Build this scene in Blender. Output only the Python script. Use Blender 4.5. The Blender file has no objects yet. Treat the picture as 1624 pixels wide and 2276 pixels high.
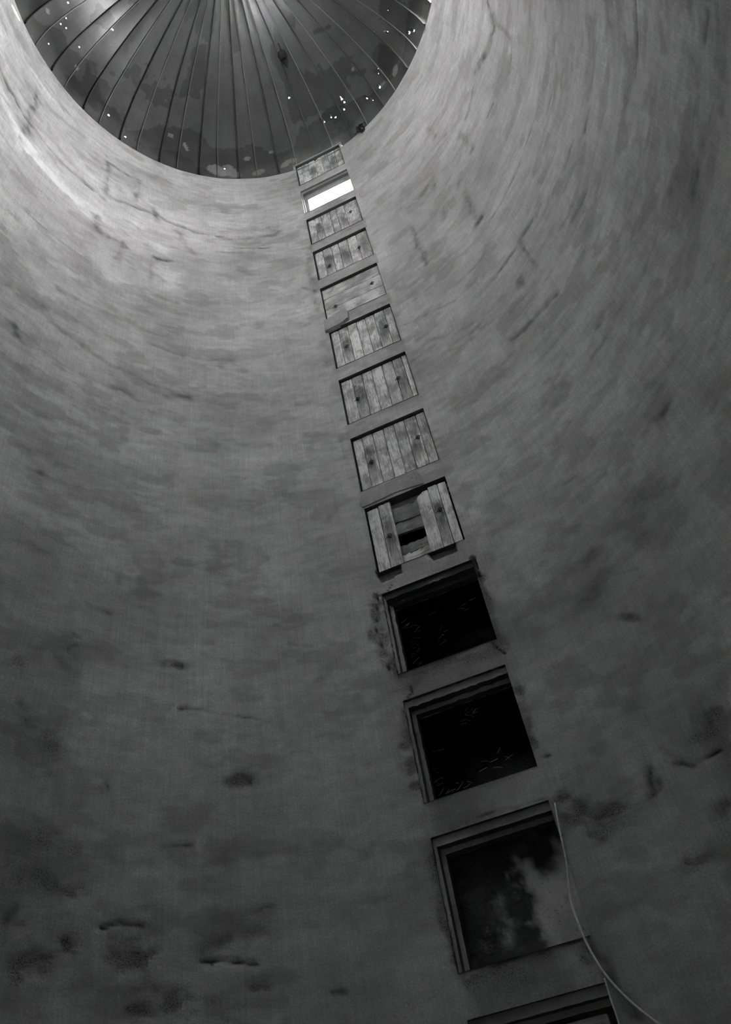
import bpy, bmesh, math, random
import numpy as np
from mathutils import Vector, Matrix

# ------------------------------------------------------------------ camera, world, lights, exposure
CAM_H = 1.5
F_PX, R = 1798.02, 2.17993
AZ, EL, ROLL = -0.260793, 0.796664, -0.199409
CAM = np.array([0.691365, -1.512691, CAM_H])
Z_TOP = 9.996447 + CAM_H          # head of the topmost hatch
HATCH_H, HALF = 0.58635, 0.293
PITCH = 0.76
Z_RIM = 9.907159 + CAM_H
WALL = 0.115                       # wall thickness
A_HALF = HALF / R
scene = bpy.context.scene
COL = scene.collection

fwd = np.array([math.sin(AZ)*math.cos(EL), math.cos(AZ)*math.cos(EL), math.sin(EL)])
rgt0 = np.array([math.cos(AZ), -math.sin(AZ), 0.0]); up0 = np.cross(rgt0, fwd)
rgt = math.cos(ROLL)*rgt0 + math.sin(ROLL)*up0
upv = -math.sin(ROLL)*rgt0 + math.cos(ROLL)*up0
cd = bpy.data.cameras.new('camera'); cam = bpy.data.objects.new('camera', cd); COL.objects.link(cam)
cd.sensor_fit = 'VERTICAL'; cd.sensor_height = 36.0; cd.lens = F_PX/2276*36.0
cd.clip_start = 0.02; cd.clip_end = 200
cam.matrix_world = Matrix(((rgt[0], upv[0], -fwd[0], CAM[0]), (rgt[1], upv[1], -fwd[1], CAM[1]),
                           (rgt[2], upv[2], -fwd[2], CAM[2]), (0, 0, 0, 1)))
scene.camera = cam

scene.view_settings.view_transform = 'Standard'
scene.view_settings.look = 'None'
scene.view_settings.gamma = 1.0
scene.view_settings.use_curve_mapping = False
scene.view_settings.exposure = 0.0
cy = scene.cycles
cy.use_denoising = True
cy.max_bounces = 24; cy.diffuse_bounces = 20; cy.glossy_bounces = 6
cy.sample_clamp_indirect = 40.0
cy.caustics_reflective = False

SKY = 130.0
SUN = 1450.0
world = bpy.data.worlds.new('overcast_sky'); scene.world = world; world.use_nodes = True
wn = world.node_tree.nodes; wl = world.node_tree.links; wn.clear()
wo = wn.new('ShaderNodeOutputWorld'); wb = wn.new('ShaderNodeBackground'); wl.new(wb.outputs[0], wo.inputs[0])
wt = wn.new('ShaderNodeTexCoord'); ws = wn.new('ShaderNodeSeparateXYZ'); wl.new(wt.outputs['Generated'], ws.inputs[0])
wr = wn.new('ShaderNodeMapRange'); wl.new(ws.outputs['Z'], wr.inputs['Value'])
wr.inputs['From Min'].default_value = -0.15; wr.inputs['From Max'].default_value = 0.25
wr.inputs['To Min'].default_value = 0.22; wr.inputs['To Max'].default_value = 1.0
wc = wn.new('ShaderNodeCombineColor')
for k in range(3): wl.new(wr.outputs[0], wc.inputs[k])
wl.new(wc.outputs[0], wb.inputs['Color']); wb.inputs['Strength'].default_value = SKY

def portal(name, loc, direction, sx, sy):
    l = bpy.data.lights.new(name, 'AREA'); l.shape = 'RECTANGLE'; l.size = sx; l.size_y = sy
    l.cycles.is_portal = True
    o = bpy.data.objects.new(name, l); COL.objects.link(o); o.location = loc
    o.rotation_euler = Vector(direction).to_track_quat('-Z', 'Y').to_euler()
    return o
def skylight(name, loc, direction, sx, sy, power, spread=180):
    l = bpy.data.lights.new(name, 'AREA'); l.shape = 'RECTANGLE'; l.size = sx; l.size_y = sy
    l.energy = power; l.spread = math.radians(spread)
    o = bpy.data.objects.new(name, l); COL.objects.link(o); o.location = loc
    o.rotation_euler = Vector(direction).to_track_quat('-Z', 'Y').to_euler()
    return o
zw = Z_TOP - PITCH - HATCH_H/2
portal('window_daylight', (0, R+WALL+0.03, zw+.06), (0, -1, 0), 0.6, 0.76)
# low sun shining in through the daylight opening onto the wall opposite
sl = bpy.data.lights.new('sun', 'SUN'); sl.energy = SUN; sl.angle = math.radians(2.0)
so = bpy.data.objects.new('sun', sl); COL.objects.link(so); so.location = (1, 10, 18)
so.rotation_euler = Vector((-.38, -4.33, -1.7)).to_track_quat('-Z', 'Y').to_euler()
# roof opening added out of view in the dome, for light from above
ADDED_VENT_AZ, ADDED_VENT_EL, ADDED_VENT_DA, ADDED_VENT_DE = math.radians(69), math.radians(26), math.radians(8), math.radians(7)
def added_vent_pt(a, e, rr): return Vector((rr*math.cos(e)*math.sin(a), rr*math.cos(e)*math.cos(a), Z_RIM+0.97*rr*math.sin(e)))
_vp = added_vent_pt(ADDED_VENT_AZ, ADDED_VENT_EL, R+.03); _vn = Vector((0, 0, Z_RIM))-_vp
portal('added_roof_daylight', _vp, _vn, 2*ADDED_VENT_DA*R*math.cos(ADDED_VENT_EL)+.06, 2*ADDED_VENT_DE*R+.06)
DOOR_AZ = math.radians(172)

# ------------------------------------------------------------------ helpers
def ray(x, y):
    d = fwd + rgt*(x-812)/F_PX - upv*(y-1138)/F_PX
    return d/np.linalg.norm(d)
def wall_at(x, y, rad=R):
    """arc length s and height z where the line of sight meets the round wall"""
    d = ray(x, y); a = d[0]**2+d[1]**2; b = 2*(CAM[0]*d[0]+CAM[1]*d[1]); c = CAM[0]**2+CAM[1]**2-rad*rad
    t = (-b+math.sqrt(b*b-4*a*c))/2/a; P = CAM+t*d
    s_ = math.atan2(P[0], P[1])*R
    if abs(s_) < HALF+.01:                      # the flat strip of the hatch column
        yp = R*math.cos(A_HALF); t = (yp-CAM[1])/d[1]; P = CAM+t*d
        s_ = P[0]/(math.sin(A_HALF)/A_HALF)
    return s_, P[2]
KD = 0.97
def dome_at(x, y):
    d = ray(x, y); O = CAM.copy(); O[2] -= Z_RIM; s = np.array([1, 1, 1/KD]); o = O*s; e = d*s
    a = e@e; b = 2*o@e; c = o@o-R*R; t = (-b+math.sqrt(b*b-4*a*c))/2/a; P = O+t*d
    az = math.atan2(P[0], P[1]); el = math.atan2(P[2]/KD, math.hypot(P[0], P[1]))
    return az, el
YP, XK = R*math.cos(A_HALF), math.sin(A_HALF)/A_HALF     # the hatch column is a flat strip of the wall
def cyl(s, z, r):
    a = s/R
    if abs(s) <= HALF+1e-6: return (s*XK, YP+r-R, z)
    return (r*math.sin(a), r*math.cos(a), z)
def dome_pt(az, el, dr=0.0):
    rr = R+dr
    return (rr*math.cos(el)*math.sin(az), rr*math.cos(el)*math.cos(az), Z_RIM+rr*KD*math.sin(el))

def link(o, parent=None):
    COL.objects.link(o)
    if parent: o.parent = parent
    return o
def mesh_obj(name, verts, faces, mat, parent=None, smooth=False, loc=None, rotz=0.0):
    m = bpy.data.meshes.new(name); m.from_pydata([tuple(v) for v in verts], [], faces); m.update()
    if mat: m.materials.append(mat)
    if smooth: m.polygons.foreach_set('use_smooth', [True]*len(m.polygons))
    o = bpy.data.objects.new(name, m)
    if loc: o.location = loc
    o.rotation_euler = (0, 0, rotz)
    return link(o, parent)
def bm_obj(name, bm, mat, parent=None, smooth=False, loc=None, rotz=0.0):
    m = bpy.data.meshes.new(name); bm.to_mesh(m); bm.free()
    if mat: m.materials.append(mat)
    if smooth: m.polygons.foreach_set('use_smooth', [True]*len(m.polygons))
    o = bpy.data.objects.new(name, m)
    if loc: o.location = loc
    o.rotation_euler = (0, 0, rotz)
    return link(o, parent)
def empty(name, loc, rotz=0.0):
    o = bpy.data.objects.new(name, None); o.empty_display_size = 0.1; o.location = loc; o.rotation_euler = (0, 0, rotz)
    return link(o)
def tag(o, label=None, cat=None, group=None, kind=None):
    if label: o['label'] = label
    if cat: o['category'] = cat
    if group: o['group'] = group
    if kind: o['kind'] = kind
    return o
def add_box(bm, c, size, bevel=0.0, rot=None):
    g = bmesh.ops.create_cube(bm, size=1.0)['verts']
    bmesh.ops.scale(bm, vec=size, verts=g)
    if bevel:
        es = list({e for v in g for e in v.link_edges})
        r = bmesh.ops.bevel(bm, geom=es, offset=bevel, segments=2, affect='EDGES', profile=0.6)
        g = r['verts']
        g = list({v for f in r['faces'] for v in f.verts} | set(g))
    if rot: bmesh.ops.rotate(bm, cent=(0, 0, 0), matrix=rot, verts=g)
    bmesh.ops.translate(bm, vec=c, verts=g)
    return g
def tube(bm, pts, rad, sides=8):
    pts = [Vector(p) for p in pts]; rings = []
    n = len(pts)
    for i, p in enumerate(pts):
        t = (pts[min(i+1, n-1)]-pts[max(i-1, 0)]).normalized()
        a = t.orthogonal().normalized() if i == 0 else (prev - t*prev.dot(t)).normalized()
        prev = a; b = t.cross(a)
        rr = rad[i] if isinstance(rad, (list, tuple)) else rad
        rings.append([bm.verts.new(p+(a*math.cos(q)+b*math.sin(q))*rr) for q in [2*math.pi*k/sides for k in range(sides)]])
    for r0, r1 in zip(rings, rings[1:]):
        for k in range(sides): bm.faces.new((r0[k], r0[(k+1) % sides], r1[(k+1) % sides], r1[k]))
    bm.faces.new(rings[0][::-1]); bm.faces.new(rings[-1])
def catmull(pts, n=6):
    P = [Vector(p) for p in pts]; P = [P[0]*2-P[1]]+P+[P[-1]*2-P[-2]]; out = []
    for i in range(1, len(P)-2):
        for k in range(n):
            t = k/n
            out.append(0.5*((2*P[i])+(P[i+1]-P[i-1])*t+(2*P[i-1]-5*P[i]+4*P[i+1]-P[i+2])*t*t+(3*P[i]-P[i-1]-3*P[i+1]+P[i+2])*t**3))
    out.append(P[-2]); return out

# lattice noise
def vnoise(x, y, seed):
    rs = np.random.RandomState(seed); T = rs.rand(256, 256).astype(np.float32)
    xi = np.floor(x).astype(int); yi = np.floor(y).astype(int); fx = x-xi; fy = y-yi
    fx = fx*fx*(3-2*fx); fy = fy*fy*(3-2*fy)
    g = lambda a, b: T[a % 256, b % 256]
    return (g(xi, yi)*(1-fx)+g(xi+1, yi)*fx)*(1-fy)+(g(xi, yi+1)*(1-fx)+g(xi+1, yi+1)*fx)*fy
def fbm(x, y, seed, octs=4, gain=0.55):
    v = 0; a = 1; s = 0
    for k in range(octs):
        v = v+a*vnoise(x*2**k+17.3*k, y*2**k+9.1*k, seed+k); s += a; a *= gain
    return v/s-0.5
def sstep(a, b, x):
    t = np.clip((x-a)/(b-a), 0, 1); return t*t*(3-2*t)

# ------------------------------------------------------------------ materials
def new_mat(name, rough=0.9, metal=0.0, spec=0.3):
    m = bpy.data.materials.new(name); m.use_nodes = True; nt = m.node_tree
    b = nt.nodes['Principled BSDF']; b.inputs['Roughness'].default_value = rough; b.inputs['Metallic'].default_value = metal
    b.inputs['Specular IOR Level'].default_value = spec
    return m, nt, b
class G:
    """tiny node-graph helper"""
    def __init__(s, nt): s.nt = nt; s.n = nt.nodes; s.l = nt.links
    def put(s, sock, v):
        if hasattr(v, 'is_output') or isinstance(v, bpy.types.NodeSocket): s.l.new(v, sock)
        else: sock.default_value = v
    def m(s, op, a, b=0.0, c=None, clamp=False):
        n = s.n.new('ShaderNodeMath'); n.operation = op; n.use_clamp = clamp
        s.put(n.inputs[0], a); s.put(n.inputs[1], b)
        if c is not None: s.put(n.inputs[2], c)
        return n.outputs[0]
    def mp(s, vec, scale=(1, 1, 1), loc=(0, 0, 0)):
        n = s.n.new('ShaderNodeMapping'); s.l.new(vec, n.inputs[0]); n.inputs['Scale'].default_value = scale; n.inputs['Location'].default_value = loc
        return n.outputs[0]
    def noise(s, vec, scale, detail=4, rough=0.55, dist=0.0):
        n = s.n.new('ShaderNodeTexNoise'); s.l.new(vec, n.inputs['Vector']); n.inputs['Scale'].default_value = scale
        n.inputs['Detail'].default_value = detail; n.inputs['Roughness'].default_value = rough; n.inputs['Distortion'].default_value = dist
        return n.outputs[0]
    def vor(s, vec, scale, rnd=1.0):
        n = s.n.new('ShaderNodeTexVoronoi'); s.l.new(vec, n.inputs['Vector']); n.inputs['Scale'].default_value = scale
        n.inputs['Randomness'].default_value = rnd
        return n.outputs['Distance']
    def rng(s, v, a, b, c, d):
        n = s.n.new('ShaderNodeMapRange'); n.interpolation_type = 'SMOOTHSTEP'; s.l.new(v, n.inputs[0])
        for k, x in zip((1, 2, 3, 4), (a, b, c, d)): n.inputs[k].default_value = x
        return n.outputs[0]
    def grey(s, v, out):
        n = s.n.new('ShaderNodeCombineColor')
        for k in range(3): s.put(n.inputs[k], v)
        s.l.new(n.outputs[0], out)
    def bump(s, h, strength, dist, out, normal=None):
        n = s.n.new('ShaderNodeBump'); s.l.new(h, n.inputs['Height']); n.inputs['Strength'].default_value = strength; n.inputs['Distance'].default_value = dist
        if normal: s.l.new(normal, n.inputs['Normal'])
        if out: s.l.new(n.outputs[0], out)
        return n.outputs[0]

def wall_material():
    m, nt, b = new_mat('silo_concrete', 0.92, 0, 0.25); g = G(nt)
    uv = g.n.new('ShaderNodeUVMap').outputs[0]
    at = g.n.new('ShaderNodeAttribute'); at.attribute_name = 'tone'; tone = at.outputs['Fac']
    ar = g.n.new('ShaderNodeAttribute'); ar.attribute_name = 'rough'; rg = ar.outputs['Fac']
    big = g.noise(uv, 1.6, 6, 0.6, 0.4)
    streak = g.noise(g.mp(uv, (70, 3.0, 1)), 1.0, 5, 0.6)
    fine = g.noise(uv, 110, 6, 0.7)
    mid = g.noise(g.mp(uv, (1.0, 1.8, 1)), 9, 5, 0.6, 0.3)
    v = g.m('MULTIPLY', tone, g.rng(big, 0.25, 0.75, 0.80, 1.16))
    v = g.m('MULTIPLY', v, g.rng(streak, 0.25, 0.75, 0.91, 1.07))
    v = g.m('MULTIPLY', v, g.rng(fine, 0.28, 0.72, 0.80, 1.16))
    v = g.m('MULTIPLY', v, g.rng(mid, 0.25, 0.75, 0.86, 1.12))
    # pinhole pits
    pm = g.noise(uv, 2.3, 4, 0.6)
    mask = g.m('MULTIPLY', g.rng(pm, 0.47, 0.68, 0, 1), rg)
    pit = g.rng(g.vor(uv, 42), 0.05, 0.17, 1, 0)
    pit2 = g.rng(g.vor(g.mp(uv, (1, 1, 1), (3.3, 1.7, 0)), 95), 0.08, 0.2, 1, 0)
    pits = g.m('MULTIPLY', g.m('MAXIMUM', pit, g.m('MULTIPLY', pit2, 0.7)), mask)
    v = g.m('MULTIPLY', v, g.m('SUBTRACT', 1.0, g.m('MULTIPLY', pits, 0.45)))
    crumb = g.m('MULTIPLY', g.rng(g.noise(uv, 150, 6, 0.75), 0.48, 0.62, 0, 1), g.m('SUBTRACT', rg, 0.80, clamp=True))
    v = g.m('MULTIPLY', v, g.m('SUBTRACT', 1.0, g.m('MULTIPLY', crumb, 0.80, clamp=True)))
    g.grey(g.m('MULTIPLY', v, 0.70), b.inputs['Base Color'])
    rough = g.noise(uv, 70, 8, 0.75)
    h = g.m('ADD', g.m('MULTIPLY', rough, g.m('ADD', g.m('MULTIPLY', rg, 1.2), 0.25)), g.m('MULTIPLY', pits, -0.7))
    h = g.m('ADD', h, g.m('MULTIPLY', streak, 0.10)); h = g.m('SUBTRACT', h, g.m('MULTIPLY', crumb, 0.9))
    g.bump(h, 1.0, 0.016, b.inputs['Normal'])
    return m
def plain_concrete(name, albedo, bump=0.8, scale=1.0, tone=False):
    m, nt, b = new_mat(name, 0.95, 0, 0.2); g = G(nt)
    tc = g.n.new('ShaderNodeTexCoord').outputs['Object']
    n1 = g.noise(tc, 3*scale, 5, 0.6, 0.3); n2 = g.noise(tc, 45*scale, 7, 0.7); pv = g.rng(g.vor(tc, 50*scale), 0.05, 0.2, 1, 0)
    pm = g.rng(g.noise(tc, 5*scale, 3, 0.5), 0.42, 0.62, 0, 1); pits = g.m('MULTIPLY', pv, pm)
    v = g.m('MULTIPLY', g.rng(n1, 0.25, 0.75, 0.75, 1.2), g.rng(n2, 0.25, 0.75, 0.85, 1.12))
    v = g.m('MULTIPLY', v, g.m('SUBTRACT', 1.0, g.m('MULTIPLY', pits, 0.5)))
    if tone:
        at = g.n.new('ShaderNodeAttribute'); at.attribute_name = 'tone'; v = g.m('MULTIPLY', v, at.outputs['Fac'])
    g.grey(g.m('MULTIPLY', v, albedo), b.inputs['Base Color'])
    g.bump(g.m('SUBTRACT', n2, g.m('MULTIPLY', pits, 0.8)), bump, 0.012, b.inputs['Normal'])
    return m
def wood_material(name, albedo, stain=0.0, axis='Z'):
    """weathered grey boards; grain along the board, nail specks, optional rust stain round the bolt"""
    m, nt, b = new_mat(name, 0.85, 0, 0.3); g = G(nt)
    oi = g.n.new('ShaderNodeObjectInfo'); rnd = oi.outputs['Random']
    tc = g.n.new('ShaderNodeTexCoord').outputs['Object']
    off = g.n.new('ShaderNodeVectorMath'); off.operation = 'ADD'; cx = g.n.new('ShaderNodeCombineXYZ')
    for k in range(3): g.put(cx.inputs[k], g.m('MULTIPLY', rnd, 37.0+11*k))
    g.l.new(tc, off.inputs[0]); g.l.new(cx.outputs[0], off.inputs[1]); v0 = off.outputs[0]
    sc = (1, 1, 0.09) if axis == 'Z' else (0.09, 1, 1)
    sc2 = (1, 1, 0.3) if axis == 'Z' else (0.3, 1, 1)
    sc3 = (1, 1, 0.12) if axis == 'Z' else (0.12, 1, 1)
    grain = g.noise(g.mp(v0, sc), 150, 6, 0.65, 0.6)
    band = g.noise(g.mp(v0, sc3), 40, 4, 0.6, 1.0)
    patch = g.noise(v0, 7, 3, 0.6, 0.3)
    speck = g.rng(g.vor(g.mp(v0, sc2), 38), 0.07, 0.15, 1, 0)
    sm = g.rng(g.noise(v0, 14, 2, 0.5), 0.45, 0.6, 0, 1)
    v = g.m('MULTIPLY', g.rng(grain, 0.3, 0.7, 0.55, 1.20), g.rng(band, 0.3, 0.7, 0.74, 1.18))
    v = g.m('MULTIPLY', v, g.rng(patch, 0.32, 0.68, 0.55, 1.35))
    v = g.m('MULTIPLY', v, g.m('SUBTRACT', 1.0, g.m('MULTIPLY', g.m('MULTIPLY', speck, sm), 0.75)))
    v = g.m('MULTIPLY', v, g.m('ADD', 0.75, g.m('MULTIPLY', rnd, 0.5)))
    if stain:
        sp = g.n.new('ShaderNodeSeparateXYZ'); g.l.new(tc, sp.inputs[0])
        zz = g.m('ADD', sp.outputs['Z'], g.m('MULTIPLY', g.m('SUBTRACT', patch, 0.5), 0.35))
        d = g.m('ABSOLUTE', zz)
        xx = g.m('ADD', g.m('ABSOLUTE', sp.outputs['X']), g.m('MULTIPLY', g.m('SUBTRACT', band, 0.5), 0.05))
        k = g.m('MULTIPLY', g.rng(d, 0.05, 0.25, 1, 0), g.rng(xx, 0.02, 0.05, 1, 0))
        v = g.m('MULTIPLY', v, g.m('SUBTRACT', 1.0, g.m('MULTIPLY', k, stain)))
    g.grey(g.m('MULTIPLY', v, albedo), b.inputs['Base Color'])
    g.bump(g.m('ADD', grain, g.m('MULTIPLY', speck, -0.4)), 0.6, 0.004, b.inputs['Normal'])
    return m
def metal_material():
    m, nt, b = new_mat('galvanised_sheet', 0.42, 0.5, 0.5); g = G(nt)
    at = g.n.new('ShaderNodeAttribute'); at.attribute_name = 'tone'; tone = at.outputs['Fac']
    uv = g.n.new('ShaderNodeUVMap').outputs[0]
    n1 = g.noise(uv, 2.2, 5, 0.6, 0.3); n2 = g.noise(uv, 40, 4, 0.6); n3 = g.noise(g.mp(uv, (60, 1.2, 1)), 1, 4, 0.6)
    v = g.m('MULTIPLY', tone, g.rng(n1, 0.25, 0.75, 0.82, 1.15)); v = g.m('MULTIPLY', v, g.rng(n2, 0.25, 0.75, 0.9, 1.08))
    v = g.m('MULTIPLY', v, g.rng(n3, 0.25, 0.75, 0.9, 1.08))
    g.grey(g.m('MULTIPLY', v, METAL), b.inputs['Base Color'])
    g.put(b.inputs['Roughness'], g.rng(n1, 0.2, 0.8, 0.27, 0.36))
    g.bump(g.m('ADD', n1, g.m('MULTIPLY', n2, 0.10)), 0.12, 0.02, b.inputs['Normal'])
    return m
METAL = 0.17
def flat_mat(name, v, rough=0.7, metal=0.0):
    m, nt, b = new_mat(name, rough, metal); g = G(nt)
    tc = g.n.new('ShaderNodeTexCoord').outputs['Object']; n = g.noise(tc, 60, 4, 0.6)
    g.grey(g.m('MULTIPLY', g.rng(n, 0.25, 0.75, 0.75, 1.2), v), b.inputs['Base Color']); return m
M_WALL = wall_material()
M_RECESS = plain_concrete('recess_concrete', 0.40)
M_REVEAL = plain_concrete('shaded_reveal', 0.09)  # deep recess sides, shade painted in as a darker colour than the frames
M_MORTAR = plain_concrete('mortar', 0.50, 1.0)
M_BACK = plain_concrete('back_concrete', 0.34, 1.0)
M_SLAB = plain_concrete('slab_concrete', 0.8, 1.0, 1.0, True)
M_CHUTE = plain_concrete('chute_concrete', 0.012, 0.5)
M_FLOOR = plain_concrete('floor_concrete', 0.4)
M_WOOD = wood_material('weathered_board', 0.86)
M_WOODS = wood_material('stained_board', 0.76, 0.62)
M_WOODH = wood_material('weathered_cross_board', 0.8, 0, 'X')
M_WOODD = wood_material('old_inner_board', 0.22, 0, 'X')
M_METAL = metal_material()
M_SEAM = flat_mat('seam_metal', 0.10, 0.5, 0.7)
M_SEAML = flat_mat('pale_seam_metal', 0.30, 0.45, 0.7)
M_IRON = flat_mat('rusty_iron', 0.06, 0.7, 0.3)
M_DARK = flat_mat('dark_fibre', 0.03, 0.95)
M_WIRE = flat_mat('pale_wire_sheath', 0.85, 0.5)
M_STRAW = flat_mat('dry_straw', 0.75, 0.7)

# ------------------------------------------------------------------ round wall
STEP = HATCH_H/40
MUL = (PITCH-HATCH_H)/12
zs = []
z = Z_TOP
for i in range(13):
    zs += [z-k*STEP for k in range(40)]; z -= HATCH_H
    zs += [z-k*MUL for k in range(12)]; z -= PITCH-HATCH_H
while z > 0.92: zs.append(z); z -= 0.03
zs += [0.9, 0.45, 0.0]
zs = np.array([Z_RIM]+[q for q in zs if q < Z_RIM-0.006])
da = A_HALF/20
az_l = list(np.arange(-20, 21)*da)
q = az_l[-1]
while q < math.radians(98): q += da; az_l.append(q)
while q < math.radians(236): q += math.radians(2.5); az_l.append(q)
q = az_l[0]; left = []
while q > math.radians(-118): q -= da; left.append(q)
az_l = np.array(left[::-1]+az_l); az_l = az_l[az_l < left[-1]+2*math.pi-0.01]
NA, NZ = len(az_l), len(zs)
A2, Z2 = np.meshgrid(az_l, zs); S2 = A2*R

disp = np.zeros_like(S2); tone = np.ones_like(S2); rough = np.zeros_like(S2)
# lift lines left by the slip form, faint ledges
for k, zl in enumerate(np.arange(0.6, Z_RIM, 0.52)):
    wob = 0.035*(fbm(S2*0.9, S2*0+k*7.7, 300+k, 3))
    d = Z2-(zl+wob*2); amp = sstep(-0.05, 0.15, fbm(S2*1.1+k*3, Z2*0.5, 340+k, 3))
    disp += 0.0035*amp*np.exp(-(d/0.012)**2)*np.sign(0.5-((k*37) % 3)/3)
    tone *= 1-0.10*amp*np.exp(-(d/0.014)**2)*sstep(0.0, 0.12, fbm(S2*2.2, Z2*3, 380+k, 3)+0.05)
up = sstep(3.0, 6.5, Z2)
cloud = fbm(S2*1.1, Z2*1.5, 11, 4); smear = fbm(S2*1.3, Z2*7.0, 23, 3); vst = fbm(S2*7.0, Z2*0.9, 35, 4); hz = fbm(S2*3.2, Z2*14, 41, 2)
tone *= 1+0.42*cloud+0.26*smear*(0.4+0.6*up)+0.14*vst+0.18*hz*up
patchy = fbm(S2*3.5, Z2*6.5, 57, 4)
tone *= 1-0.20*sstep(0.06, 0.13, patchy)
disp += 0.010*cloud+0.006*fbm(S2*4, Z2*4, 63, 4)+0.004*up*hz
rmask = sstep(0.02, 0.16, fbm(S2*1.7, Z2*1.7, 71, 4))
rough += (1-0.75*up)*(0.30+0.7*rmask)+0.12
# rubbed dashes, short horizontal and slanting
rs = random.Random(5)

def seg_dist(S, Z, pts, wob=0.0, seed=0):
    Sx = S+wob*fbm(S*9, Z*9, seed, 3); Zx = Z+wob*fbm(S*9+50, Z*9, seed+9, 3)
    D = np.full_like(S, 9.0)
    for (s0, z0), (s1, z1) in zip(pts, pts[1:]):
        L = (s1-s0)**2+(z1-z0)**2+1e-9; t = np.clip(((Sx-s0)*(s1-s0)+(Zx-z0)*(z1-z0))/L, 0, 1)
        D = np.minimum(D, np.hypot(Sx-s0-t*(s1-s0), Zx-z0-t*(z1-z0)))
    return D
def region(pts, pad):
    s = [p[0] for p in pts]; zz = [p[1] for p in pts]
    c = np.where((az_l*R > min(s)-pad) & (az_l*R < max(s)+pad))[0]; r = np.where((zs > min(zz)-pad) & (zs < max(zz)+pad))[0]
    if len(c) == 0 or len(r) == 0: return None
    return slice(r[0], r[-1]+1), slice(c[0], c[-1]+1)
cnt = [100]
def stroke(px, w, dark=0.5, dig=0.0, brk=0.6, rgh=0.0, soft=1.0):
    """a stain or a scrape along a line on the wall"""
    if 0.014 <= w < 0.04 and dark > 0: w *= 1.35; dark *= 0.92
    pts = [wall_at(*p) for p in px]
    if len(pts) == 1: pts = pts*2
    rg = region(pts, w*4+0.05)
    if rg is None: return
    if rgh and dark < .5: dark *= .38; rgh *= 1.3
    cnt[0] += 13; S = S2[rg]; Z = Z2[rg]
    D = seg_dist(S, Z, pts, min(w*3.0, w*1.5+.03), cnt[0])
    k = np.exp(-(D/w)**2*soft)*(1-brk+brk*2*np.clip(0.5+2.2*fbm(S*16, Z*16, cnt[0]+3, 3), 0, 1))
    tone[rg] *= np.clip(1-dark*k, 0.1, 3); disp[rg] += -dig*k; rough[rg] += rgh*k*np.clip(0.45+4.0*fbm(S*14+3, Z*22, cnt[0]+5, 3), 0, 1.4)
def polymask(S, Z, poly):
    ins = np.zeros(S.shape, bool); n = len(poly)
    for i in range(n):
        (x1, y1), (x2, y2) = poly[i], poly[(i+1) % n]
        c = ((y1 > Z) != (y2 > Z)) & (S < (x2-x1)*(Z-y1)/(y2-y1+1e-12)+x1); ins ^= c
    return ins

D_ = stroke
# right upper wall
D_([(1085, 0), (1098, 55), (1082, 115), (1055, 160)], .035, .5)
D_([(1098, 50), (1137, 90)], .018, .4); D_([(1137, 100), (1130, 165)], .014, .35); D_([(1050, 200), (1037, 262)], .02, .45)
D_([(1096, 232), (1086, 256)], .015, .5); D_([(950, 283), (966, 306)], .02, .45); D_([(1022, 292), (1048, 335)], .045, .4)
D_([(992, 296), (962, 328)], .02, .35); D_([(955, 392), (966, 416)], .04, .45); D_([(945, 420), (934, 436)], .03, .45)
D_([(1026, 382), (1018, 415)], .02, .5); D_([(1030, 432), (1058, 478)], .022, .5, .004); D_([(1066, 488), (1060, 496)], .03, .55, .004)
D_([(986, 470), (988, 482)], .035, .45); D_([(914, 505), (930, 545), (948, 592)], .022, .4)
D_([(1182, 492), (1142, 556), (1088, 632), (1058, 662)], .02, .42, .005); D_([(1152, 535), (1192, 592)], .014, .35, .004)
D_([(1232, 656), (1183, 712), (1132, 760)], .018, .4, .006); D_([(1150, 618), (1158, 632)], .03, .4)
D_([(1302, 428), (1275, 480), (1242, 558)], .02, .32); D_([(1308, 240), (1296, 290)], .014, .45, .004)
D_([(1272, 312), (1250, 384)], .010, .45, .003); D_([(1236, 138), (1216, 252)], .010, .4, .003); D_([(1184, 272), (1155, 360), (1122, 436), (1088, 492)], .010, .4, .004)
D_([(1412, 0), (1410, 178)], .012, .35, .004); D_([(1572, 20), (1568, 90)], .014, .35, .004); D_([(1536, 120), (1545, 180)], .02, .25)
D_([(1225, 420), (1205, 480)], .012, .3, .003); D_([(1110, 700), (1050, 740)], .016, .3); D_([(1120, 655), (1075, 700)], .02, .25)
D_([(1000, 640), (1050, 600), (1080, 560)], .012, .3); D_([(900, 720), (960, 690), (1010, 670)], .012, .3); D_([(920, 760), (990, 745), (1060, 715)], .014, .22)
D_([(1360, 730), (1310, 800)], .008, .35, .003); D_([(1400, 650), (1370, 700)], .02, .2); D_([(1250, 850), (1230, 900)], .09, .2); D_([(1480, 910), (1470, 930)], .03, .45, .004, rgh=.6)
D_([(870, 700), (890, 800)], .05, .18); D_([(1465, 560), (1440, 600)], .03, .25); D_([(1545, 380), (1540, 430)], .03, .3); D_([(1500, 400), (1490, 430)], .03, .25)
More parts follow.
